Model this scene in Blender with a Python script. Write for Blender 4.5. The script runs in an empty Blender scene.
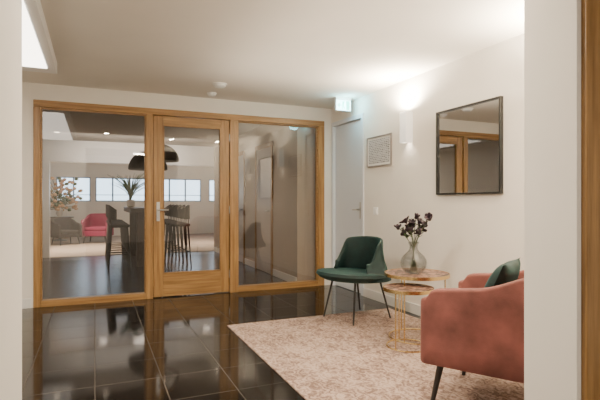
import bpy, bmesh, math, random
from mathutils import Vector, Matrix
random.seed(7)
scene=bpy.context.scene
PI=math.pi
# ---------------------------------------------------------------- materials
def nt(name):
    m=bpy.data.materials.new(name); m.use_nodes=True
    t=m.node_tree; return m,t,t.nodes,t.links,t.nodes["Principled BSDF"]
def coords(t,scale=(1,1,1),rot=(0,0,0)):
    tc=t.nodes.new("ShaderNodeTexCoord"); mp=t.nodes.new("ShaderNodeMapping")
    mp.inputs["Scale"].default_value=scale; mp.inputs["Rotation"].default_value=rot
    t.links.new(tc.outputs["Object"],mp.inputs["Vector"]); return mp.outputs["Vector"]
def ramp(t,fac,stops):
    r=t.nodes.new("ShaderNodeValToRGB"); e=r.color_ramp.elements
    e[0].position,e[0].color=stops[0][0],(*stops[0][1],1)
    e[1].position,e[1].color=stops[-1][0],(*stops[-1][1],1)
    for p,c in stops[1:-1]:
        x=e.new(p); x.color=(*c,1)
    t.links.new(fac,r.inputs["Fac"]); return r.outputs["Color"]
def noise(t,vec,scale,detail=4,rough=0.5):
    n=t.nodes.new("ShaderNodeTexNoise"); n.inputs["Scale"].default_value=scale
    n.inputs["Detail"].default_value=detail; n.inputs["Roughness"].default_value=rough
    t.links.new(vec,n.inputs["Vector"]); return n.outputs["Fac"]
def bump(t,b,h,s,d=0.01):
    n=t.nodes.new("ShaderNodeBump"); n.inputs["Strength"].default_value=s; n.inputs["Distance"].default_value=d
    t.links.new(h,n.inputs["Height"]); t.links.new(n.outputs["Normal"],b.inputs["Normal"])
def mat(name,c,rough=0.5,metal=0.0,var=0.08,scale=8,sheen=0,emit=None,es=0,bmp=0,stint=None):
    m,t,N,L,b=nt(name)
    f=noise(t,coords(t),scale)
    c1=tuple(x*(1-var) for x in c); c2=tuple(min(1,x*(1+var)) for x in c)
    L.new(ramp(t,f,[(0.3,c1),(0.7,c2)]),b.inputs["Base Color"])
    b.inputs["Roughness"].default_value=rough; b.inputs["Metallic"].default_value=metal
    if sheen:
        b.inputs["Sheen Weight"].default_value=sheen; b.inputs["Sheen Roughness"].default_value=0.4
        b.inputs["Sheen Tint"].default_value=(*(stint or [min(1,x*2+0.1) for x in c]),1)
    if emit:
        b.inputs["Emission Color"].default_value=(*emit,1); b.inputs["Emission Strength"].default_value=es
    if bmp: bump(t,b,noise(t,coords(t),120,3),bmp,0.003)
    return m
def wood(name,axis,dark,light,rough=0.35):
    m,t,N,L,b=nt(name)
    sc=[22,22,22]; sc[axis]=1.1
    v=coords(t,tuple(sc)); f=noise(t,v,1.6,8,0.65)
    L.new(ramp(t,f,[(0.32,dark),(0.5,tuple((a+c)/2 for a,c in zip(dark,light))),(0.66,light)]),b.inputs["Base Color"])
    b.inputs["Roughness"].default_value=rough
    bump(t,b,f,0.15,0.002); return m
OD=(0.215,0.110,0.034); OL=(0.45,0.258,0.095)
oak_v=wood("oak_vertical",2,OD,OL); oak_h=wood("oak_horizontal",0,OD,OL)
dark_wood=wood("dark_wood",1,(0.03,0.018,0.012),(0.07,0.04,0.025),0.4)
wall_m=mat("wall_plaster",(0.87,0.835,0.775),0.85,0,0.02,3,bmp=0.06)
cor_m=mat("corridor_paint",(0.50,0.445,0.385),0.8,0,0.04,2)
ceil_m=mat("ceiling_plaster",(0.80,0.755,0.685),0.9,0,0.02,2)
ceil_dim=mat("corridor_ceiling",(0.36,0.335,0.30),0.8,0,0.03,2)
white=mat("white_lacquer",(0.83,0.82,0.80),0.35,0,0.01)
door_m=mat("door_paint",(0.74,0.78,0.84),0.4,0,0.01)
inner_door=mat("inner_door_paint",(0.58,0.53,0.48),0.4,0,0.02)
black=mat("black_metal",(0.012,0.012,0.012),0.35,0,0.1)
matblack=mat("matt_black",(0.014,0.013,0.012),0.8,0,0.1)
blackwood=mat("black_wood",(0.014,0.013,0.013),0.4,0,0.1)
steel=mat("brushed_steel",(0.55,0.55,0.55),0.3,1,0.05)
brass=mat("brass",(0.78,0.57,0.26),0.25,1,0.05)
green=mat("green_velvet",(0.0015,0.017,0.0165),0.75,0,0.3,14,sheen=0.17,stint=(0.05,0.42,0.38))
green2=mat("teal_velvet",(0.0015,0.017,0.017),0.7,0,0.3,14,sheen=0.15,stint=(0.05,0.42,0.38))
pink=mat("pink_velvet",(0.19,0.064,0.052),0.85,0,0.42,5,sheen=0.38,stint=(0.82,0.50,0.44),bmp=0.3)
magenta=mat("magenta_fabric",(0.25,0.03,0.08),0.8,0,0.1,9)
petal_m=mat("dark_petals",(0.020,0.008,0.016),0.7,0,0.4,30)
leaf_m=mat("leaf",(0.05,0.10,0.03),0.6,0,0.3,20)
stem_m=mat("stem",(0.06,0.08,0.03),0.6,0,0.2)
orange_m=mat("orange_blossom",(0.62,0.38,0.20),0.6,0,0.3,20)
pale_m=mat("pale_stone",(0.6,0.55,0.5),0.6,0,0.1)
grey_fab=mat("dark_fabric",(0.022,0.019,0.018),0.8,0,0.2)
def emis(name,c,s):
    return mat(name,(0.9,0.9,0.9),0.5,0,0.0,2,emit=c,es=s)
lamp_glow=emis("lamp_glow",(1,0.82,0.60),9)
diff_glow=emis("diffuser_glow",(1,0.88,0.76),10)
strip_glow=emis("strip_glow",(1,0.90,0.78),7)
shade_m=mat("sconce_shade",(0.85,0.83,0.8),0.5,0,0.01,2,emit=(1,0.94,0.86),es=0.6)
exit_panel=mat("exit_panel",(0.7,0.9,0.9),0.4,0,0,2,emit=(0.60,0.98,0.98),es=6)
exit_pict=mat("exit_pictogram",(0.1,0.55,0.4),0.4,0,0,2,emit=(0.25,0.85,0.7),es=3)
def mirror_mat():
    m,t,N,L,b=nt("mirror_glass")
    f=noise(t,coords(t),1)
    L.new(ramp(t,f,[(0,(0.78,0.78,0.77)),(1,(0.82,0.82,0.81))]),b.inputs["Base Color"])
    b.inputs["Metallic"].default_value=1; b.inputs["Roughness"].default_value=0.01
    return m
mirror_m=mirror_mat()
def pane(name,tint,f0=0.08,rough=0.0,k=0.9):
    m,t,N,L,b=nt(name); N.remove(b)
    out=N["Material Output"]
    tr=N.new("ShaderNodeBsdfTransparent"); gl=N.new("ShaderNodeBsdfGlossy"); mx=N.new("ShaderNodeMixShader"); lw=N.new("ShaderNodeLayerWeight")
    f=noise(t,coords(t),2)
    L.new(ramp(t,f,[(0,tint),(1,tuple(min(1,x*1.02) for x in tint))]),tr.inputs["Color"])
    gl.inputs["Roughness"].default_value=rough; lw.inputs["Blend"].default_value=0.5
    p=N.new("ShaderNodeMath"); p.operation='POWER'; L.new(lw.outputs["Facing"],p.inputs[0]); p.inputs[1].default_value=4.0
    q=N.new("ShaderNodeMath"); q.operation='MULTIPLY_ADD'; q.use_clamp=True; L.new(p.outputs[0],q.inputs[0]); q.inputs[1].default_value=k; q.inputs[2].default_value=f0
    L.new(q.outputs[0],mx.inputs[0]); L.new(tr.outputs[0],mx.inputs[1]); L.new(gl.outputs[0],mx.inputs[2]); L.new(mx.outputs[0],out.inputs["Surface"])
    return m
glass_m=pane("window_glass",(0.80,0.77,0.73),0.11)
vase_m=pane("vase_glass",(0.82,0.83,0.83),0.06,0.01,0.5)
def tile_mat():
    m,t,N,L,b=nt("black_tiles")
    v=coords(t); br=N.new("ShaderNodeTexBrick"); br.offset=0; br.squash=1
    br.inputs["Scale"].default_value=1; br.inputs["Brick Width"].default_value=0.42; br.inputs["Row Height"].default_value=0.42
    br.inputs["Mortar Size"].default_value=0.0032; br.inputs["Mortar Smooth"].default_value=0.1
    br.inputs["Color1"].default_value=(0.005,0.0042,0.0036,1); br.inputs["Color2"].default_value=(0.008,0.006,0.005,1); br.inputs["Mortar"].default_value=(0.055,0.045,0.035,1)
    L.new(v,br.inputs["Vector"]); L.new(br.outputs["Color"],b.inputs["Base Color"])
    mr=N.new("ShaderNodeMapRange"); mr.inputs["To Min"].default_value=0.075; mr.inputs["To Max"].default_value=0.8
    L.new(br.outputs["Fac"],mr.inputs["Value"]); L.new(mr.outputs[0],b.inputs["Roughness"])
    b.inputs["IOR"].default_value=1.47
    return m
tile_m=tile_mat()
dark_floor=wood("dark_floorboards",1,(0.02,0.016,0.014),(0.045,0.035,0.03),0.22)
carpet_m=mat("grey_carpet",(0.30,0.245,0.20),0.95,0,0.15,25)
def rug_mat():
    m,t,N,L,b=nt("rug_weave")
    v=coords(t)
    f1=noise(t,coords(t,(1.5,1,1)),55,6,0.75); f2=noise(t,coords(t,(320,90,1)),1,3,0.7); f3=noise(t,v,7.0,6,0.8); f4=noise(t,v,1.8,4,0.7)
    w=N.new("ShaderNodeTexWave"); w.inputs["Scale"].default_value=5; w.inputs["Distortion"].default_value=14; w.inputs["Detail"].default_value=5; w.inputs["Detail Scale"].default_value=3; L.new(v,w.inputs["Vector"])
    def madd(a,k,c):
        x=N.new("ShaderNodeMath"); x.operation='MULTIPLY_ADD'; L.new(a,x.inputs[0]); x.inputs[1].default_value=k; L.new(c,x.inputs[2]); return x.outputs[0]
    z=N.new("ShaderNodeMath"); z.operation='MULTIPLY'; L.new(f1,z.inputs[0]); z.inputs[1].default_value=0.5
    s=madd(f2,0.22,z.outputs[0]); s=madd(w.outputs["Fac"],0.16,s); s=madd(f3,0.55,s); s=madd(f4,0.40,s)
    L.new(ramp(t,s,[(0.76,(0.16,0.10,0.08)),(0.90,(0.34,0.238,0.19)),(1.0,(0.48,0.365,0.30))]),b.inputs["Base Color"])
    b.inputs["Roughness"].default_value=0.95
    bump(t,b,noise(t,v,180,2),0.3,0.003); return m
rug_m=rug_mat()
def terrazzo():
    m,t,N,L,b=nt("table_terrazzo")
    v=coords(t); vo=N.new("ShaderNodeTexVoronoi"); vo.inputs["Scale"].default_value=30; L.new(v,vo.inputs["Vector"])
    L.new(ramp(t,vo.outputs["Color"],[(0.3,(0.045,0.022,0.018)),(0.55,(0.26,0.13,0.09)),(0.85,(0.48,0.32,0.23))]),b.inputs["Base Color"])
    b.inputs["Roughness"].default_value=0.45; return m
terr=terrazzo()
def print_mat():
    m,t,N,L,b=nt("printed_sheet")
    tc=N.new("ShaderNodeTexCoord"); sp=N.new("ShaderNodeSeparateXYZ"); cb=N.new("ShaderNodeCombineXYZ")
    L.new(tc.outputs["Object"],sp.inputs[0]); L.new(sp.outputs["Y"],cb.inputs["X"]); L.new(sp.outputs["Z"],cb.inputs["Y"])
    br=N.new("ShaderNodeTexBrick"); br.offset=0.3
    br.inputs["Scale"].default_value=1; br.inputs["Brick Width"].default_value=0.045; br.inputs["Row Height"].default_value=0.021; br.inputs["Mortar Size"].default_value=0.005
    br.inputs["Color1"].default_value=(0.05,0.05,0.07,1); br.inputs["Color2"].default_value=(0.35,0.35,0.37,1); br.inputs["Mortar"].default_value=(0.6,0.59,0.59,1)
    L.new(cb.outputs[0],br.inputs["Vector"])
    n=noise(t,tc.outputs["Object"],60,3); mx=N.new("ShaderNodeMix"); mx.data_type='RGBA'
    L.new(ramp(t,n,[(0.56,(0,0,0)),(0.66,(1,1,1))]),mx.inputs[0]); L.new(br.outputs["Color"],mx.inputs[6]); mx.inputs[7].default_value=(0.6,0.59,0.59,1)
    L.new(mx.outputs[2],b.inputs["Base Color"]); b.inputs["Roughness"].default_value=0.3; return m
print_m=print_mat()
# ---------------------------------------------------------------- mesh helpers
def box(bm,x0,x1,y0,y1,z0,z1,M=None):
    vs=[bm.verts.new((x,y,z)) for x in (x0,x1) for y in (y0,y1) for z in (z0,z1)]
    if M is not None:
        for v in vs: v.co=M@v.co
    for f in ((0,1,3,2),(4,6,7,5),(0,4,5,1),(2,3,7,6),(0,2,6,4),(1,5,7,3)):
        bm.faces.new([vs[i] for i in f])
def rings(bm,rs,cap=True,closed=False):
    R=[[bm.verts.new(p) for p in r] for r in rs]; n=len(R[0])
    m=len(R)
    for i in range(m if closed else m-1):
        a,b=R[i],R[(i+1)%m]
        for j in range(n):
            try: bm.faces.new((a[j],a[(j+1)%n],b[(j+1)%n],b[j]))
            except ValueError: pass
    if cap and not closed:
        bm.faces.new(list(reversed(R[0]))); bm.faces.new(R[-1])
def tube(bm,pts,r,seg=10,closed=False,flat=False):
    pts=[Vector(p) for p in pts]; n=len(pts); rs=[]
    if not hasattr(r,'__len__'): r=[r]*n
    up=Vector((0,0,1)); prev=None
    for i,p in enumerate(pts):
        if closed: d=pts[(i+1)%n]-pts[i-1]
        else: d=pts[min(i+1,n-1)]-pts[max(i-1,0)]
        if flat: d=Vector((0,0,-1))
        d.normalize()
        if prev is None:
            a=d.cross(up)
            if a.length<0.05: a=d.cross(Vector((1,0,0)))
        else: a=prev-d*prev.dot(d)
        a.normalize(); prev=a; b=d.cross(a)
        rs.append([p+(a*math.cos(2*PI*k/seg)+b*math.sin(2*PI*k/seg))*r[i] for k in range(seg)])
    rings(bm,rs,True,closed)
def cyl(bm,p0,p1,r0,r1=None,seg=16): tube(bm,[p0,p1],[r0,r0 if r1 is None else r1],seg)
def lathe(bm,prof,seg=32,c=(0,0,0),closed=False,sy=1.0):
    rs=[[(c[0]+r*math.cos(2*PI*k/seg),c[1]+sy*r*math.sin(2*PI*k/seg),c[2]+z) for k in range(seg)] for r,z in prof]
    rings(bm,rs,not closed,closed)
def ell(bm,c,rx,ry,rz,M=None,seg=12,rg=8):
    rs=[]
    for i in range(rg+1):
        t=-PI/2+PI*i/rg; t=max(-1.5,min(1.5,t))
        rs.append([Vector((rx*math.cos(t)*math.cos(2*PI*k/seg),ry*math.cos(t)*math.sin(2*PI*k/seg),rz*math.sin(t))) for k in range(seg)])
    if M is not None: rs=[[M@p for p in r] for r in rs]
    rings(bm,[[p+Vector(c) for p in r] for r in rs])
def shell(bm,pts,z0,z1,th,lean=0.0,href=0.4,capr=4,rtop=None,bulge=0.0,zref=None):
    n=len(pts); P=[Vector((*p,0)) for p in pts]
    T=[(P[min(i+1,n-1)]-P[max(i-1,0)]).normalized() for i in range(n)]
    secs=[]
    def sec(p,t,u,s,drop=0):
        nrm=Vector((t.y,-t.x,0)); a,b=z0(u)+drop*0.5,z1(u)-drop; r=th/2*s; out=[]
        rr=(rtop or th/2)
        zl=[a+0.0,a+0.02,a+(b-rr-a)*0.25,a+(b-rr-a)*0.5,a+(b-rr-a)*0.75,b-rr]
        prof=[(r*0.6,zl[0])]+[(r,z) for z in zl[1:]]
        q_=min(rr,th/2)*s
        for k in (1,2,3,4):
            an=PI/2*k/4; prof.append((r-q_+q_*math.cos(an),b-rr+rr*math.sin(an)))
        for k in (0,1,2,3):
            an=PI/2+PI/2*k/4
            if k==0 and r-q_<1e-5: an=PI/2+0.05
            prof.append((-(r-q_)+q_*math.cos(an),b-rr+rr*math.sin(an)))
        prof+=[(-r,z) for z in zl[:0:-1]]+[(-r*0.6,zl[0])]
        L_=lean(u) if callable(lean) else lean
        for x,z in prof:
            h=(z-a)/max(0.05,b-a)
            l=L_*((z-(z0(u) if zref is None else zref))/href)+bulge*math.sin(PI*min(1,max(0,h)))
            q=p+nrm*(x+l); out.append((q.x,q.y,z))
        return out
    for k in range(capr,0,-1):
        an=PI/2*k/capr*0.96; secs.append(sec(P[0]-T[0]*th/2*math.sin(an),T[0],0,math.cos(an),(1-math.cos(an))*th*0.35))
    for i in range(n): secs.append(sec(P[i],T[i],i/(n-1),1))
    for k in range(1,capr+1):
        an=PI/2*k/capr*0.96; secs.append(sec(P[-1]+T[-1]*th/2*math.sin(an),T[-1],1,math.cos(an),(1-math.cos(an))*th*0.35))
    rings(bm,secs)
def pillow(bm,w,h,T,n=14):
    def P(i,j,s):
        u=-1+2*i/n; v=-1+2*j/n
        k=max(0,(1-abs(u)**2.5)*(1-abs(v)**2.5))**0.5
        pin=1-0.08*(1-abs(u))*abs(v)**2; pin2=1-0.08*(1-abs(v))*abs(u)**2
        return (u*w/2*pin2,s*T/2*k,v*h/2*pin)
    for s in (1,-1):
        V=[[bm.verts.new(P(i,j,s)) for j in range(n+1)] for i in range(n+1)]
        for i in range(n):
            for j in range(n): bm.faces.new((V[i][j],V[i+1][j],V[i+1][j+1],V[i][j+1]))
    bmesh.ops.remove_doubles(bm,verts=bm.verts,dist=0.0005)
def rpad(bm,w,d,z0,z1,r,e=0.03,seg=8):
    def ring(ins,z):
        out=[]; ww,dd=w/2-ins,d/2-ins; rr=max(0.01,r-ins)
        for cx,cy,a0 in ((1,1,0),(-1,1,PI/2),(-1,-1,PI),(1,-1,1.5*PI)):
            for k in range(seg+1):
                a=a0+PI/2*k/seg; out.append((cx*(ww-rr)+rr*math.cos(a),cy*(dd-rr)+rr*math.sin(a),z))
        return out
    rs=[]
    for k in range(5): a=PI/2*k/4; rs.append(ring(e*(1-math.sin(a)),z0+e*(1-math.cos(a))))
    for k in range(5): a=PI/2*k/4; rs.append(ring(e*(1-math.cos(a)),z1-e*(1-math.sin(a))))
    rs.append([(x*0.6,y*0.6,z1+0.012) for x,y,z in ring(e,z1)])
    rings(bm,rs)
def mk(name,bm,m,parent=None,loc=(0,0,0),rot=(0,0,0),bevel=0,angle=40,smooth=True,label=None,sub=0):
    bmesh.ops.recalc_face_normals(bm,faces=bm.faces)
    me=bpy.data.meshes.new(name); bm.to_mesh(me); bm.free()
    me.materials.append(m)
    if smooth:
        for p in me.polygons: p.use_smooth=True
        me.set_sharp_from_angle(angle=math.radians(angle))
    o=bpy.data.objects.new(name,me); scene.collection.objects.link(o)
    o.location=loc; o.rotation_euler=rot
    if parent: o.parent=parent
    if bevel:
        b=o.modifiers.new("b","BEVEL"); b.width=bevel; b.segments=2; b.limit_method='ANGLE'
    if sub:
        s=o.modifiers.new("s","SUBSURF"); s.levels=sub; s.render_levels=sub
    if label: o["label"]=label
    return o
def tag(o,label,cat,group=None):
    o["label"]=label; o["category"]=cat
    if group: o["group"]=group
    return o
def empty(name,label,cat,loc,rz=0,group=None):
    o=bpy.data.objects.new(name,None); o.empty_display_size=0.1; scene.collection.objects.link(o)
    o.location=loc; o.rotation_euler=(0,0,rz); return tag(o,label,cat,group)
def st(name,boxes,m,bevel=0,parent=None):
    bm=bmesh.new()
    for b in boxes: box(bm,*b)
    o=mk(name,bm,m,parent,bevel=bevel,smooth=False); o["kind"]="structure"; return o
def dup(top,loc,rz):
    n=top.copy(); scene.collection.objects.link(n); n.location=loc; n.rotation_euler=(0,0,rz)
    for c in list(top.children):
        cc=c.copy(); scene.collection.objects.link(cc); cc.parent=n
        for g in list(c.children):
            gg=g.copy(); scene.collection.objects.link(gg); gg.parent=cc
    return n
def light(name,kind,loc,rot,e,col,size=0.1,parent=None,spot=None,sy=None,spread=None):
    d=bpy.data.lights.new(name,kind); d.energy=e; d.color=col
    if kind=='AREA':
        d.size=size
        if sy: d.shape='RECTANGLE'; d.size_y=sy
        else: d.shape='DISK'
        if spread: d.spread=spread
    else: d.shadow_soft_size=size
    if spot: d.spot_size=spot; d.spot_blend=0.8
    o=bpy.data.objects.new(name,d); scene.collection.objects.link(o); o.location=loc; o.rotation_euler=rot
    if parent: o.parent=parent
    return o
WARM=(1,0.84,0.64)
# ---------------------------------------------------------------- shell of the building
XR=3.15; XL=-1.75; H=2.55; YP=6.17
st("floor",[(XL-0.1,XR+0.1,-2.6,YP+0.06,-0.1,0)],tile_m)
st("floor",[(XL-0.1,6.2,YP+0.06,11.5,-0.1,-0.001)],dark_floor)
st("floor",[(XL-0.1,6.2,11.5,18.2,-0.1,0.004)],carpet_m)
st("ceiling",[(XL-0.1,XR+0.3,-2.6,YP+0.06,H,H+0.1)],ceil_m)
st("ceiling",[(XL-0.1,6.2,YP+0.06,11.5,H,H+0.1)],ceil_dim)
st("ceiling",[(XL-0.1,6.2,11.5,18.2,H,H+0.1)],white)
DY0,DY1,DH=5.27,6.08,2.30
st("wall_right",[(XR,XR+0.12,-2.6,DY0,0,H),(XR,XR+0.12,DY1,YP+0.1,0,H),(XR,XR+0.12,DY0,DY1,DH,H),(XR+0.12,XR+0.2,DY0-0.1,DY1+0.1,0,H)],wall_m)
st("wall_left",[(XL-0.1,XL,-2.6,18.2,0,H)],wall_m)
st("wall_back",[(XL,-0.64,YP-0.04,YP+0.08,0,H),(-0.64,XR,YP-0.04,YP+0.08,2.36,H),(3.03,XR,YP-0.04,YP+0.08,0,2.36)],wall_m)
st("wall_entrance",[(1.708,XR,1.256,1.50,0,H),(XL,-0.184,1.16,1.50,0,H),(-0.184,1.708,1.256,1.50,2.33,H)],wall_m)
st("wall_rear",[(XL-0.1,XR+0.1,-2.7,-2.6,0,H)],wall_m)
st("wall_corridor",[(2.68,XR+0.1,YP+0.12,11.5,0,H),(XR+0.1,6.2,11.4,11.5,0,H)],cor_m)
st("wall_lounge",[(XL,-0.90,11.5,11.75,0,H),(-0.90,XR,11.5,11.75,2.08,H)],white)
st("wall_side",[(6.1,6.2,11.5,18.2,0,H)],wall_m)
wx=[(-1.2,-0.14),(0.02,1.70),(1.95,3.7),(4.0,5.6)]
Z0,Z1=1.22,2.06
bl=[(XL,6.2,18.0,18.15,0,Z0),(XL,6.2,18.0,18.15,Z1,H)]
xs=[XL]+[v for w in wx for v in w]+[6.2]
for i in range(0,len(xs),2): bl.append((xs[i],xs[i+1],18.0,18.15,Z0,Z1))
st("wall_far",bl,wall_m)
frame_dark=mat("window_frame_paint",(0.24,0.34,0.48),0.4)
for i,(a,b) in enumerate(wx):
    t=0.035; bx=[(a,b,18.03,18.09,Z0,Z0+t),(a,b,18.03,18.09,Z1-t,Z1),(a,a+t,18.03,18.09,Z0,Z1),(b-t,b,18.03,18.09,Z0,Z1)]
    k=2 if b-a<1.2 else 3
    for j in range(1,k): x=a+(b-a)*j/k; bx.append((x-0.025,x+0.025,18.03,18.09,Z0,Z1))
    bx.append((a,b,18.03,18.09,Z0+0.22,Z0+0.24))
    st("window_%d"%(i+3),bx,frame_dark)
st("baseboard_right",[(XR-0.014,XR,1.5,DY0-0.05,0,0.11)],white,0.003)
st("baseboard_corridor",[(2.664,2.68,YP+0.14,7.28,0,0.11),(2.664,2.68,8.22,8.86,0,0.11),(2.664,2.68,9.82,11.4,0,0.11)],white,0.003)
st("baseboard_left",[(XL,XL+0.014,1.5,YP-0.05,0,0.11)],white,0.003)
st("baseboard_back",[(XL+0.02,-0.66,YP-0.055,YP-0.04,0,0.11)],white,0.003)
st("trim_1",[(XR-0.012,XR+0.05,DY0-0.05,DY0+0.015,0,DH+0.04),(XR-0.012,XR+0.05,DY1-0.015,DY1+0.03,0,DH+0.04),(XR-0.012,XR+0.05,DY0+0.015,DY1-0.015,DH-0.015,DH+0.04)],door_m,0.003)
d=st("door_1",[(XR+0.03,XR+0.07,DY0+0.018,DY1-0.018,0.008,DH-0.02)],door_m,0.002)
bm=bmesh.new(); box(bm,XR+0.02,XR+0.031,5.33,5.37,0.98,1.2)
cyl(bm,(XR+0.03,5.35,1.1),(XR-0.03,5.35,1.1),0.01); cyl(bm,(XR-0.028,5.34,1.1),(XR-0.028,5.47,1.1),0.009)
mk("handle",bm,steel,d)
for n,(a,b) in enumerate(((7.3,8.2),(8.88,9.8))):
    st("trim_%d"%(n+2),[(2.655,2.68,a,a+0.06,0,2.2),(2.655,2.68,b-0.06,b,0,2.2),(2.655,2.68,a+0.06,b-0.06,2.12,2.2)],oak_v,0.003)
    dd=st("door_%d"%(n+3),[(2.668,2.68,a+0.06,b-0.06,0.01,2.12)],inner_door,0.001)
    bm=bmesh.new(); cyl(bm,(2.668,a+0.13,1.05),(2.62,a+0.13,1.05),0.01); cyl(bm,(2.622,a+0.12,1.05),(2.622,a+0.24,1.05),0.009)
    mk("handle",bm,steel,dd)
# ---------------------------------------------------------------- glazed oak partition
y0,y1=YP-0.055,YP+0.055
st("trim_4",[(-0.64,3.03,y0,y1,2.285,2.362)],oak_h,0.004)
st("trim_5",[(-0.64,-0.567,y0,y1,0,2.285),(0.578,0.662,y0,y1,0,2.285),(1.640,1.749,y0,y1,0,2.285),(2.935,3.03,y0,y1,0,2.285)],oak_v,0.004)
def glasspane(parent,a,b,z0,z1):
    bm=bmesh.new(); bm.faces.new([bm.verts.new(p) for p in ((a,YP,z0),(b,YP,z0),(b,YP,z1),(a,YP,z1))]); return mk("glass_pane",bm,glass_m,parent,smooth=False)
def sidelight(n,a,b):
    w=st("window_%d"%n,[(a,b,y0+0.005,y1-0.005,0.0,0.075),(a,b,YP-0.02,YP+0.02,2.265,2.285),(a,a+0.014,YP-0.03,YP+0.03,0.075,2.265),(b-0.014,b,YP-0.03,YP+0.03,0.075,2.265)],oak_h,0.003)
    glasspane(w,a+0.010,b-0.010,0.072,2.270)
sidelight(1,-0.567,0.578); sidelight(2,1.749,2.935)
da,db=0.667,1.635; g0,g1=0.788,1.520
dr=st("door_2",[(da,g0,YP-0.03,YP+0.03,0.012,2.278),(g1,db,YP-0.03,YP+0.03,0.012,2.278)],oak_v,0.004)
bm=bmesh.new(); box(bm,g0,g1,YP-0.03,YP+0.03,0.012,0.300); box(bm,g0,g1,YP-0.03,YP+0.03,2.165,2.278); mk("rail",bm,oak_h,dr,bevel=0.003,smooth=False)
glasspane(dr,g0-0.005,g1+0.005,0.295,2.17)
bm=bmesh.new(); t=0.012
box(bm,g0,g0+t,YP-0.038,YP-0.005,0.3,2.165); box(bm,g1-t,g1,YP-0.038,YP-0.005,0.3,2.165); box(bm,g0+t,g1-t,YP-0.038,YP-0.005,0.3,0.3+t); box(bm,g0+t,g1-t,YP-0.038,YP-0.005,2.165-t,2.165)
mk("glazing_bead",bm,oak_v,dr,smooth=False,bevel=0.002)
bm=bmesh.new(); box(bm,0.705,0.745,YP-0.042,YP-0.029,0.96,1.20)
cyl(bm,(0.725,YP-0.03,1.10),(0.725,YP-0.09,1.10),0.010); cyl(bm,(0.715,YP-0.088,1.10),(0.845,YP-0.088,1.10),0.010)
cyl(bm,(0.725,YP-0.04,1.01),(0.725,YP-0.052,1.01),0.012)
mk("handle",bm,steel,dr,bevel=0.002)
for z in (0.25,1.1,2.05):
    bm=bmesh.new(); cyl(bm,(1.638,YP-0.04,z-0.05),(1.638,YP-0.04,z+0.05),0.008); mk("hinge",bm,steel,dr)
st("trim_7",[(1.732,1.85,1.232,1.256,0,2.45),(1.86,1.885,1.218,1.256,0,2.45),(-0.36,-0.22,1.135,1.16,0,2.45)],oak_v,0.004)
st("trim_8",[(-0.18,1.73,1.232,1.256,2.345,2.45)],oak_h,0.004)
# ---------------------------------------------------------------- ceiling items
bx=empty("ceiling_light_box","white lowered ceiling box with a glowing light strip underneath","ceiling light",(XL,1.52,2.44))
bm=bmesh.new(); X1=-0.335-XL; Y1=3.63
box(bm,0,X1,0,Y1,0.0,0.11); mk("body",bm,white,bx,smooth=False,bevel=0.004)
bm=bmesh.new(); box(bm,X1-0.60,X1-0.07,0.3,Y1-0.20,-0.008,0.0); mk("light_strip",bm,strip_glow,bx,smooth=False)
def detector(x,y,r,lab):
    o=empty("smoke_detector",lab,"smoke detector",(x,y,H),0,None)
    bm=bmesh.new(); lathe(bm,[(r,0),(r,-0.008),(r*0.95,-0.012)],28); mk("base",bm,white,o)
    bm=bmesh.new(); lathe(bm,[(r*0.8,-0.012),(r*0.82,-0.025),(r*0.6,-0.038),(r*0.2,-0.042)],28); mk("cap",bm,white,o)
detector(1.31,5.34,0.085,"round white smoke detector on the ceiling")
detector(1.33,5.83,0.06,"small round white sensor on the ceiling near the glazed partition")
SPR=math.radians(115)
def downlight(x,y,e,col=WARM,lab="round recessed ceiling spotlight with a white rim",r=0.045,grp="recessed ceiling spotlights",spread=None):
    o=empty("downlight",lab,"ceiling light",(x,y,H),0,grp)
    bm=bmesh.new(); lathe(bm,[(r,0.0),(r,-0.006),(r*1.5,-0.006),(r*1.5,0.0)],28,closed=True); mk("rim",bm,white,o)
    bm=bmesh.new(); lathe(bm,[(r,-0.001),(r,-0.003)],24); mk("bulb",bm,lamp_glow,o)
    l=light("bulb_light",'AREA',(0,0,-0.02),(0,0,0),e,col,0.09,o,spread=spread)
    return l
for x,y,e in ((0.2,2.4,62),(1.5,2.0,24),(2.5,1.95,20)): downlight(x,y,e)  # unseen ceiling spots, added outside the view to brighten the front room
for x,y,e in ((-0.67,10.25,14),(1.7,7.3,6)):
    l=downlight(x,y,e,(1,0.84,0.68),r=0.05,spread=SPR); l.data.size=0.12
light("bounce_fill",'AREA',(2.1,3.4,2.0),(PI,0,0),29,(1,0.86,0.68),1.8,None,None,3.2)  # added upward fill imitating bounced light, no fixture here
light("bulkhead_fill",'AREA',(0.8,10.0,2.2),(math.radians(100),0,0),22,(1,0.90,0.80),2.6,None,None,0.15,spread=math.radians(120))  # added fill aimed at the white bulkhead, there is no cove
# exit sign
ex=empty("exit_sign","pale glowing green emergency exit sign hanging from the ceiling","exit sign",(2.95,5.42,H))
bm=bmesh.new(); box(bm,-0.11,0.11,-0.025,0.025,-0.03,0); mk("bracket",bm,white,ex)
bm=bmesh.new(); box(bm,-0.11,0.11,-0.02,0.02,-0.170,-0.03); mk("body",bm,white,ex,bevel=0.004)
bm=bmesh.new(); box(bm,-0.105,0.105,-0.023,-0.0205,-0.165,-0.034); mk("panel",bm,exit_panel,ex,smooth=False)
bm=bmesh.new()
def poly(bm,pts,y=-0.0245):
    bm.faces.new([bm.verts.new((x*0.9,y,z*0.95+0.094)) for x,z in pts])
box(bm,0.036,0.086,-0.0245,-0.0235,-0.155,-0.044)
poly(bm,[(-0.10,-0.205),(-0.065,-0.17),(-0.065,-0.197),(-0.035,-0.197),(-0.035,-0.213),(-0.065,-0.213),(-0.065,-0.24)])
poly(bm,[(-0.02,-0.155),(0.015,-0.15),(0.0,-0.215),(-0.025,-0.21)])
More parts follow.
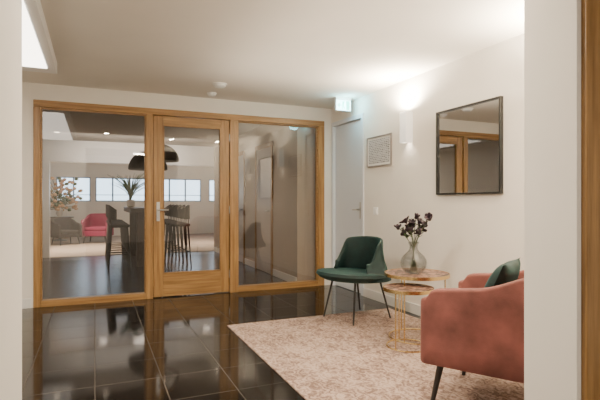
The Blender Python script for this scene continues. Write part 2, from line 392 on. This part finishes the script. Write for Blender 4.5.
poly(bm,[(-0.02,-0.21),(-0.035,-0.26),(-0.022,-0.26),(-0.005,-0.215)]); poly(bm,[(0.0,-0.21),(0.018,-0.235),(0.01,-0.26),(0.0,-0.24),(-0.01,-0.21)])
mk("pictogram",bm,exit_pict,ex,smooth=False)
light("sign_light",'POINT',(0,-0.14,-0.11),(0,0,0),6.0,(0.32,0.88,1.0),0.08,ex)
# ---------------------------------------------------------------- right wall items
def sconce(y,zc,eu,ed,lab):
    o=empty("wall_sconce",lab,"wall lamp",(XR,y,zc),0,"white up and down wall lamps")
    bm=bmesh.new(); w=0.055; d=0.09; h=0.165; t=0.006
    box(bm,-d,-d+t,-w,w,-h,h); box(bm,-d+t,-0.0,-w,-w+t,-h,h); box(bm,-d+t,-0.0,w-t,w,-h,h)
    mk("lamp_shade",bm,shade_m,o,bevel=0.002)
    bm=bmesh.new(); box(bm,-d+t,-0.001,-w+t,w-t,-0.01,0.01); mk("bracket",bm,white,o)
    bm=bmesh.new(); ell(bm,(-0.042,0,0.045),0.020,0.020,0.033); mk("bulb",bm,lamp_glow,o)
    light("bulb_light",'SPOT',(-0.13,0,0.185),(PI,0,0),eu,(1,0.85,0.64),0.06,o,spot=math.radians(170))
    light("bulb_light",'SPOT',(-0.05,0,-0.13),(0,0,0),ed,(1,0.82,0.62),0.03,o,spot=math.radians(120))
sconce(4.27,2.01,220,4,"white box-shaped wall lamp glowing up onto the wall")
sconce(2.25,2.01,400,8,"white box-shaped wall lamp beside the entrance wall")
mi=empty("wall_mirror","square wall mirror with a thin black frame","mirror",(XR,3.385,1.68))
w,h=0.41,0.41; bm=bmesh.new(); t=0.018
box(bm,-0.035,0,-w,-w+t,-h,h); box(bm,-0.035,0,w-t,w,-h,h); box(bm,-0.035,0,-w+t,w-t,-h,-h+t); box(bm,-0.035,0,-w+t,w-t,h-t,h)
mk("frame",bm,black,mi,bevel=0.002)
bm=bmesh.new(); box(bm,-0.018,-0.004,-w+t,w-t,-h+t,h-t); mk("mirror_glass",bm,mirror_m,mi,smooth=False)
nf=empty("framed_notice","framed printed sheet with rows of small text","picture frame",(XR,4.865,1.815))
w,h,t=0.265,0.185,0.016; bm=bmesh.new()
box(bm,-0.02,0,-w,-w+t,-h,h); box(bm,-0.02,0,w-t,w,-h,h); box(bm,-0.02,0,-w+t,w-t,-h,-h+t); box(bm,-0.02,0,-w+t,w-t,h-t,h)
mk("frame",bm,mat("frame_silver",(0.36,0.33,0.32),0.35,0.5),nf,bevel=0.002)
bm=bmesh.new(); box(bm,-0.010,-0.002,-w+t,w-t,-h+t,h-t); mk("mat_board",bm,white,nf,smooth=False)
bm=bmesh.new(); box(bm,-0.012,-0.010,-w+t+0.02,w-t-0.02,-h+t+0.02,h-t-0.02); mk("printed_sheet",bm,print_m,nf,smooth=False)
sw=empty("light_switch","square white light switch on the wall","light switch",(XR,4.94,1.09))
switch_m=mat("switch_plastic",(0.95,0.95,0.95),0.3,0,0.0)
bm=bmesh.new(); box(bm,-0.012,0,-0.045,0.045,-0.045,0.045); mk("plate",bm,switch_m,sw,bevel=0.003)
bm=bmesh.new(); box(bm,-0.020,-0.012,-0.028,0.028,-0.028,0.028); mk("rocker",bm,switch_m,sw,bevel=0.002)
# ---------------------------------------------------------------- rug
bm=bmesh.new(); box(bm,-0.93,0.93,-1.42,1.42,0,0.012)
tag(mk("rug",bm,rug_m,loc=(2.10,3.06,0),smooth=False,bevel=0.004),"faded rose and beige patterned rug on black tiles","rug")
RZ=0.0125
# ---------------------------------------------------------------- green chair (local front = -Y)
def facing(fx,fy): return math.atan2(fy,fx)+PI/2
def green_chair(loc,rz):
    o=empty("accent_chair","dark green velvet tub chair with black legs","chair",loc,rz)
    N=90; pts=[]; A=118
    for i in range(N+1):
        a=math.radians(-A+2*A*i/N); r=0.30
        pts.append((-r*math.sin(a)*1.18,r*math.cos(a)*0.98))
    def ss(x): x=min(1,max(0,x)); return x*x*(3-2*x)
    def z1(u):
        a=abs(-A+2*A*u)
        return 0.825-0.022*min(1,a/66)**2-0.225*ss((a-62)/54)
    def lean(u):
        a=abs(-A+2*A*u); return 0.09+0.12*max(0,min(1,(a-70)/40))
    bm=bmesh.new(); shell(bm,pts[::-1],lambda u:0.405,z1,0.034,lean=lean,href=0.40,bulge=0.032,zref=0.405)
    mk("backrest",bm,green,o,angle=60)
    bm=bmesh.new()
    prof=[(0.02,0.375),(0.17,0.378),(0.28,0.39),(0.335,0.415),(0.365,0.445),(0.355,0.472),(0.28,0.482),(0.12,0.468),(0.02,0.462)]
    lathe(bm,prof,48,(0,-0.075,0),sy=1.05)
    for v in bm.verts: v.co.z+= -0.06*(v.co.y+0.05)
    mk("seat",bm,green,o,angle=60)
    for sx,sy in ((-1,-1),(1,-1),(-1,1),(1,1)):
        bm=bmesh.new(); tube(bm,[(sx*0.17,sy*0.17-0.03,0.390),(sx*0.225,sy*0.255-0.02,0.0)],[0.012,0.0085],14,flat=True); mk("leg",bm,blackwood,o)
    return o
green_chair((2.50,4.26,RZ),facing(-0.975,-0.22))
# ---------------------------------------------------------------- armchair
def armchair(name,label,loc,rz,m,s=1.0,leg=blackwood,cat="armchair",zb=0.27):
    o=empty(name,label,cat,loc,rz)
    pts=[]; W=0.36; F=-0.38; B=0.30; R=0.15
    k=18
    for i in range(k): pts.append((W,F+(B-R-F)*i/k))
    for i in range(11): a=PI/2*i/10; pts.append((W-R+R*math.cos(a),B-R+R*math.sin(a)))
    for i in range(1,6): pts.append(((W-R)*(1-2*i/6.0),B))
    for i in range(11): a=PI/2+PI/2*i/10; pts.append((-W+R+R*math.cos(a),B-R+R*math.sin(a)))
    for i in range(1,k+1): pts.append((-W,B-R-(B-R-F)*i/k))
    pts=[(x*s,y*s) for x,y in pts]
    def z1(u):
        d=min(u,1-u)*2; t=min(1,max(0,(d-0.30)/0.55)); t=t*t*(3-2*t)
        e=min(1,d/0.07); e=math.sqrt(max(0,1-(1-e)**2))
        return s*(0.645+0.045*e+0.05*min(1,d/0.5)+0.13*t)
    bm=bmesh.new(); shell(bm,pts[::-1],lambda u:zb*s,z1,0.080*s,lean=0.010*s,href=0.5*s,capr=5,rtop=0.018*s,bulge=0.0)
    mk("backrest",bm,m,o,angle=50)
    bm=bmesh.new(); rpad(bm,0.66*s,0.66*s,(zb+0.005)*s,0.36*s,0.08*s,0.02*s)
    mk("seat_base",bm,m,o,loc=(0,-0.05*s,0),angle=60)
    bm=bmesh.new(); rpad(bm,0.63*s,0.62*s,0.362*s,0.47*s,0.09*s,0.04*s)
    mk("seat_cushion",bm,m,o,loc=(0,-0.07*s,0),angle=60)
    for sx,sy in ((-1,-1),(1,-1),(-1,1),(1,1)):
        bm=bmesh.new(); yy=-0.34 if sy<0 else 0.20
        tube(bm,[(sx*0.28*s,yy*0.95*s,(zb+0.012)*s),(sx*0.315*s,yy*1.1*s,0.0)],[0.022*s,0.012*s],16,flat=True); mk("leg",bm,leg,o)
    return o
F=Vector((-0.52,0.854)).normalized(); Rt=Vector((0.854,0.52))
AC=Vector((2.25,2.06))
armchair("armchair","dusty pink velvet tub armchair with black tapered legs",(AC.x,AC.y,RZ),facing(F.x,F.y),pink)
bm=bmesh.new(); pillow(bm,0.48,0.38,0.13)
bk=AC+F*0.08+Rt*0.02
tag(mk("cushion",bm,green2,loc=(bk.x,bk.y,RZ+0.665),rot=(math.radians(-24),0,facing(F.x,F.y)),angle=80),"dark teal velvet cushion resting in the pink armchair","cushion")
# ---------------------------------------------------------------- nesting tables
def side_table(name,label,loc,R,Ht,topm,rot=0):
    o=empty(name,label,"side table",loc,rot,"pair of brass nesting tables")
    bm=bmesh.new(); lathe(bm,[(R-0.006,Ht-0.014),(R-0.006,Ht+0.002)],64); mk("tabletop",bm,topm,o)
    bm=bmesh.new(); lathe(bm,[(R-0.008,Ht-0.022),(R,Ht-0.022),(R,Ht+0.006),(R-0.006,Ht+0.006),(R-0.006,Ht-0.014),(R-0.008,Ht-0.014)],64,closed=True); mk("rim",bm,brass,o)
    n=64; rr=R*0.86
    bm=bmesh.new(); tube(bm,[(rr*math.cos(2*PI*k/n),rr*math.sin(2*PI*k/n),0.006) for k in range(n)],0.006,8,True); mk("base_ring",bm,brass,o)
    for k in range(3):
        a=PI/4+2*PI/3*k; bm=bmesh.new()
        cyl(bm,(rr*math.cos(a),rr*math.sin(a),0.008),(rr*math.cos(a),rr*math.sin(a),Ht-0.015),0.0055)
        mk("leg",bm,brass,o)
    return o
T1=(2.60,3.42); T2=(2.37,3.23)
side_table("side_table","tall round brass side table with a speckled pink top",(T1[0],T1[1],RZ),0.280,0.560,terr,0.75)
side_table("side_table","lower round side table with a speckled top and gold rim",(T2[0],T2[1],RZ),0.205,0.480,terr,2.7)
# ---------------------------------------------------------------- vase + flowers
vx,vy,vz=T1[0]-0.05,T1[1]-0.02,RZ+0.5665
bm=bmesh.new()
prof=[(0.045,0.0),(0.072,0.006),(0.093,0.028),(0.108,0.058),(0.114,0.09),(0.109,0.12),(0.093,0.148),(0.068,0.172),(0.047,0.192),(0.037,0.21),(0.034,0.232),(0.038,0.252),(0.05,0.27)]
inner=[(r-0.005,z+0.004) for r,z in prof][::-1]
lathe(bm,prof+inner,48); 
tag(mk("vase",bm,vase_m,loc=(vx,vy,vz),angle=80),"smoky clear glass vase with a round belly on the side table","vase")
random.seed(3)
heads=[(-0.13,0.02,0.38),(-0.08,-0.05,0.44),(-0.02,0.03,0.38),(0.015,-0.03,0.475),(0.055,0.02,0.43),(0.135,-0.02,0.46),(-0.045,-0.06,0.345),(0.075,0.06,0.365),(-0.09,0.05,0.325),(0.12,0.05,0.40),(0.04,-0.05,0.34),(-0.02,-0.02,0.43)]
cr=Vector((0.918,-0.397,0)); cf=Vector((0.397,0.918,0))
for i,(a,b,zz) in enumerate(heads):
    o=empty("cut_flower","dark purple blossom on a thin stem in the glass vase","flower",(vx,vy,vz+0.012),0,"dark flowers in the vase")
    tip=cr*a+cf*b+Vector((0,0,zz)); bs=-0.25*tip; bs.z=0
    neck=Vector((a*0.12,b*0.12,0.225)); P=[]
    for k in range(11):
        t=k/10
        if t<0.5: q=bs.lerp(neck,t*2)
        else:
            s=(t-0.5)*2; q=neck.lerp(tip,s); q.z+=0.03*math.sin(PI*s); q.x+=0.012*math.sin(PI*s)*math.sin(i*2.1); q.y+=0.012*math.sin(PI*s)*math.cos(i*1.7)
        P.append(q)
    bm=bmesh.new(); tube(bm,P,0.0028,6); mk("stem",bm,stem_m,o)
    bm=bmesh.new(); sz=random.uniform(0.75,1.2); tilt=Matrix.Rotation(random.uniform(-0.9,0.9),3,'X')@Matrix.Rotation(random.uniform(-0.9,0.9),3,'Y'); op=random.uniform(28,66)
    for j in range(6):
        an=2*PI*j/6+i; M=tilt@Matrix.Rotation(an,3,'Z')@Matrix.Rotation(math.radians(op),3,'Y')
        ell(bm,tip+M@Vector((0,0,0.024*sz)),0.008*sz,0.019*sz,0.032*sz,M,8,6)
    ell(bm,tip,0.016,0.016,0.016)
    mk("blossom",bm,petal_m,o,angle=80)
    for j in range(3):
        bm=bmesh.new(); q=P[7+j]; an=random.uniform(0,6.28); M=Matrix.Rotation(an,3,'Z')@Matrix.Rotation(math.radians(60),3,'Y')
        ell(bm,q+M@Vector((0,0,0.022)),0.003,0.012,0.026,M,8,6)
        mk("leaf",bm,petal_m if i%2 else leaf_m,o,angle=80)
# ---------------------------------------------------------------- space behind the glass
bt=empty("bar_table","long dark wooden bar-height table","table",(0.93,10.2,-0.001))
bm=bmesh.new(); box(bm,-0.34,0.34,-1.15,1.15,1.00,1.09); mk("tabletop",bm,dark_wood,bt,bevel=0.005)
for sy in (-1,1):
    bm=bmesh.new(); box(bm,-0.22,0.22,sy*0.98-0.05,sy*0.98+0.05,0,1.00); mk("leg",bm,dark_wood,bt,bevel=0.004)
stool=empty("bar_stool","black bar stool with slim legs and a low curved back","bar stool",(1.46,9.05,-0.001),-PI/2,"black bar stools around the bar table")
bm=bmesh.new(); rpad(bm,0.37,0.35,0.75,0.80,0.09,0.02); mk("seat",bm,grey_fab,stool,angle=60)
bm=bmesh.new(); shell(bm,[(-0.175*math.cos(PI*i/20),0.06+0.11*math.sin(PI*i/20)) for i in range(21)],lambda u:0.88,lambda u:1.07+0.08*math.sin(PI*u),0.022,lean=0.0)
for sx in (-0.12,0.12): cyl(bm,(sx,0.135,0.77),(sx,0.14,0.95),0.009,seg=8)
mk("backrest",bm,grey_fab,stool,angle=60)
for sx in (-1,1):
    for sy in (-1,1):
        bm=bmesh.new(); tube(bm,[(sx*0.14,sy*0.13,0.755),(sx*0.185,sy*0.18,0)],[0.015,0.012],8,flat=True); mk("leg",bm,black,stool)
bm=bmesh.new(); c=0.168; 
for a,b in (((-c,-c*.95),(c,-c*.95)),((c,-c*.95),(c,c*.95)),((c,c*.95),(-c,c*.95)),((-c,c*.95),(-c,-c*.95))): cyl(bm,(a[0],a[1],0.28),(b[0],b[1],0.28),0.009,seg=8)
mk("footrest",bm,black,stool)
for k in range(1,6): dup(stool,(1.46,9.05+0.46*k,-.001),-PI/2)
for k in range(6): dup(stool,(0.40,9.05+0.46*k,-.001),PI/2)
def pendant(x,y,zb,r):
    o=empty("pendant_lamp","large black dome pendant lamp on a thin cord","pendant lamp",(x,y,H),0,"black dome pendant lamps")
    b=zb-H; bm=bmesh.new(); hh=r*0.98
    pr=[(r*math.cos(PI/2*k/12*0.94),b+hh*math.sin(PI/2*k/12*0.94)) for k in range(13)]
    lathe(bm,pr+[(q-0.006 if q>0.02 else q,z-0.006) for q,z in pr][::-1],40,closed=True); mk("lamp_shade",bm,matblack,o,angle=80)
    bm=bmesh.new(); cyl(bm,(0,0,b+hh-0.02),(0,0,0),0.004,seg=8); lathe(bm,[(0.05,0),(0.05,-0.02),(0.02,-0.03)],20); mk("cord",bm,black,o)
    bm=bmesh.new(); ell(bm,(0,0,b+hh*0.45),0.04,0.04,0.05); mk("bulb",bm,lamp_glow,o)
    light("bulb_light",'POINT',(0,0,b+hh*0.3),(0,0,0),12,(1,0.8,0.6),0.05,o)
pendant(0.96,9.75,1.84,0.37); pendant(1.12,8.95,1.95,0.31)
gp=empty("potted_grass","spiky green grass in a pale pot on the bar table","plant",(0.72,11.0,1.089))
bm=bmesh.new(); lathe(bm,[(0.05,0),(0.08,0.02),(0.09,0.12),(0.075,0.16),(0.068,0.16),(0.07,0.1)],24); mk("pot",bm,pale_m,gp)
bm=bmesh.new(); random.seed(5)
for i in range(70):
    a=random.uniform(0,6.28); s=random.uniform(0.1,0.5); hh=random.uniform(0.4,0.7)
    tube(bm,[(s*t*t*math.cos(a),s*t*t*math.sin(a),0.12+hh*(t-0.25*t*t)*1.2) for t in (0,.25,.5,.75,1)],[0.008,0.008,0.007,0.006,0.003],5)
mk("foliage",bm,leaf_m,gp)
armchair("armchair","bright magenta lounge armchair on carpet",(0.10,15.3,0.004),facing(-0.3,-1),magenta,0.98,zb=0.2)
armchair("armchair","small dark upholstered chair by the flower table",(-0.78,14.9,0.004),facing(0.5,-0.9),grey_fab,0.85,zb=0.25)
ct=empty("coffee_table","round dark low table holding a flower arrangement","table",(-1.0,16.4,0.004))
bm=bmesh.new(); lathe(bm,[(0.4,0.70),(0.4,0.74)],40); mk("tabletop",bm,dark_wood,ct)
bm=bmesh.new(); lathe(bm,[(0.22,0),(0.22,0.02),(0.03,0.05),(0.03,0.70)],24); mk("pedestal",bm,black,ct)
fl=empty("flower_arrangement","orange and cream blossoms with leaves in a pale vase","flowers",(-1.0,16.4,0.744))
bm=bmesh.new(); lathe(bm,[(0.06,0),(0.11,0.1),(0.09,0.22),(0.05,0.27),(0.06,0.30)],24); mk("vase",bm,pale_m,fl)
bm=bmesh.new(); bm2=bmesh.new()
for i in range(110):
    a=random.uniform(0,6.28); s=random.uniform(0.05,0.64); z=random.uniform(0.2,1.2)
    tube(bm,[(0,0,0.28),(s*0.5*math.cos(a),s*0.5*math.sin(a),0.28+(z-0.28)*0.6),(s*math.cos(a),s*math.sin(a),z)],0.006,5)
    ell(bm if i%4==0 else bm2,(s*math.cos(a),s*math.sin(a),z),0.06,0.06,0.05,None,8,6)
mk("foliage",bm,leaf_m,fl); mk("blossom",bm2,orange_m,fl)
for i,(x,y) in enumerate(((0.2,13.6),(3.0,13.8),(-0.9,13.0))):
    o=empty("ceiling_lamp","round flat white glowing ceiling lamp","ceiling light",(x,y,H),0,"flat lounge ceiling lamps")
    bm=bmesh.new(); lathe(bm,[(0.12,0),(0.12,-0.04),(0.11,-0.05)],32); mk("body",bm,white,o)
    bm=bmesh.new(); lathe(bm,[(0.10,-0.05),(0.10,-0.056)],32); mk("diffuser",bm,diff_glow,o)
    light("bulb_light",'AREA',(0,0,-0.08),(0,0,0),80,(1,0.84,0.66),0.25,o,spread=SPR)
light("bounce_fill",'AREA',(1.2,15,1.9),(PI,0,0),34,(1,0.86,0.70),5.0,None,None,4.5)  # same kind of added upward fill for the lounge ceiling, without a fixture
for x,y in ((1.1,-0.9),):  # unseen lamp added behind the camera to light the near jambs and casing
    o=empty("ceiling_lamp","round flat white glowing ceiling lamp added out of view in the entrance","ceiling light",(x,y,H),0,"flat lounge ceiling lamps")
    bm=bmesh.new(); lathe(bm,[(0.2,0),(0.2,-0.04),(0.19,-0.05)],32); mk("body",bm,white,o)
    bm=bmesh.new(); lathe(bm,[(0.18,-0.05),(0.18,-0.056)],32); mk("diffuser",bm,diff_glow,o)
    light("bulb_light",'AREA',(0,0,-0.08),(0,0,0),56,(1,0.86,0.70),0.35,o)
# ---------------------------------------------------------------- world
w=bpy.data.worlds.new("world"); scene.world=w; w.use_nodes=True
bg=w.node_tree.nodes["Background"]; bg.inputs[0].default_value=(0.58,0.79,1.0,1); bg.inputs[1].default_value=5.0
# ---------------------------------------------------------------- camera
cd=bpy.data.cameras.new("camera"); cd.sensor_width=36; cd.lens=28.44; cd.shift_y=2/600; cd.clip_start=0.05
co=bpy.data.objects.new("camera",cd); scene.collection.objects.link(co)
co.location=(0,0,1.2); co.rotation_euler=(PI/2,0,math.radians(-23.4)); scene.camera=co
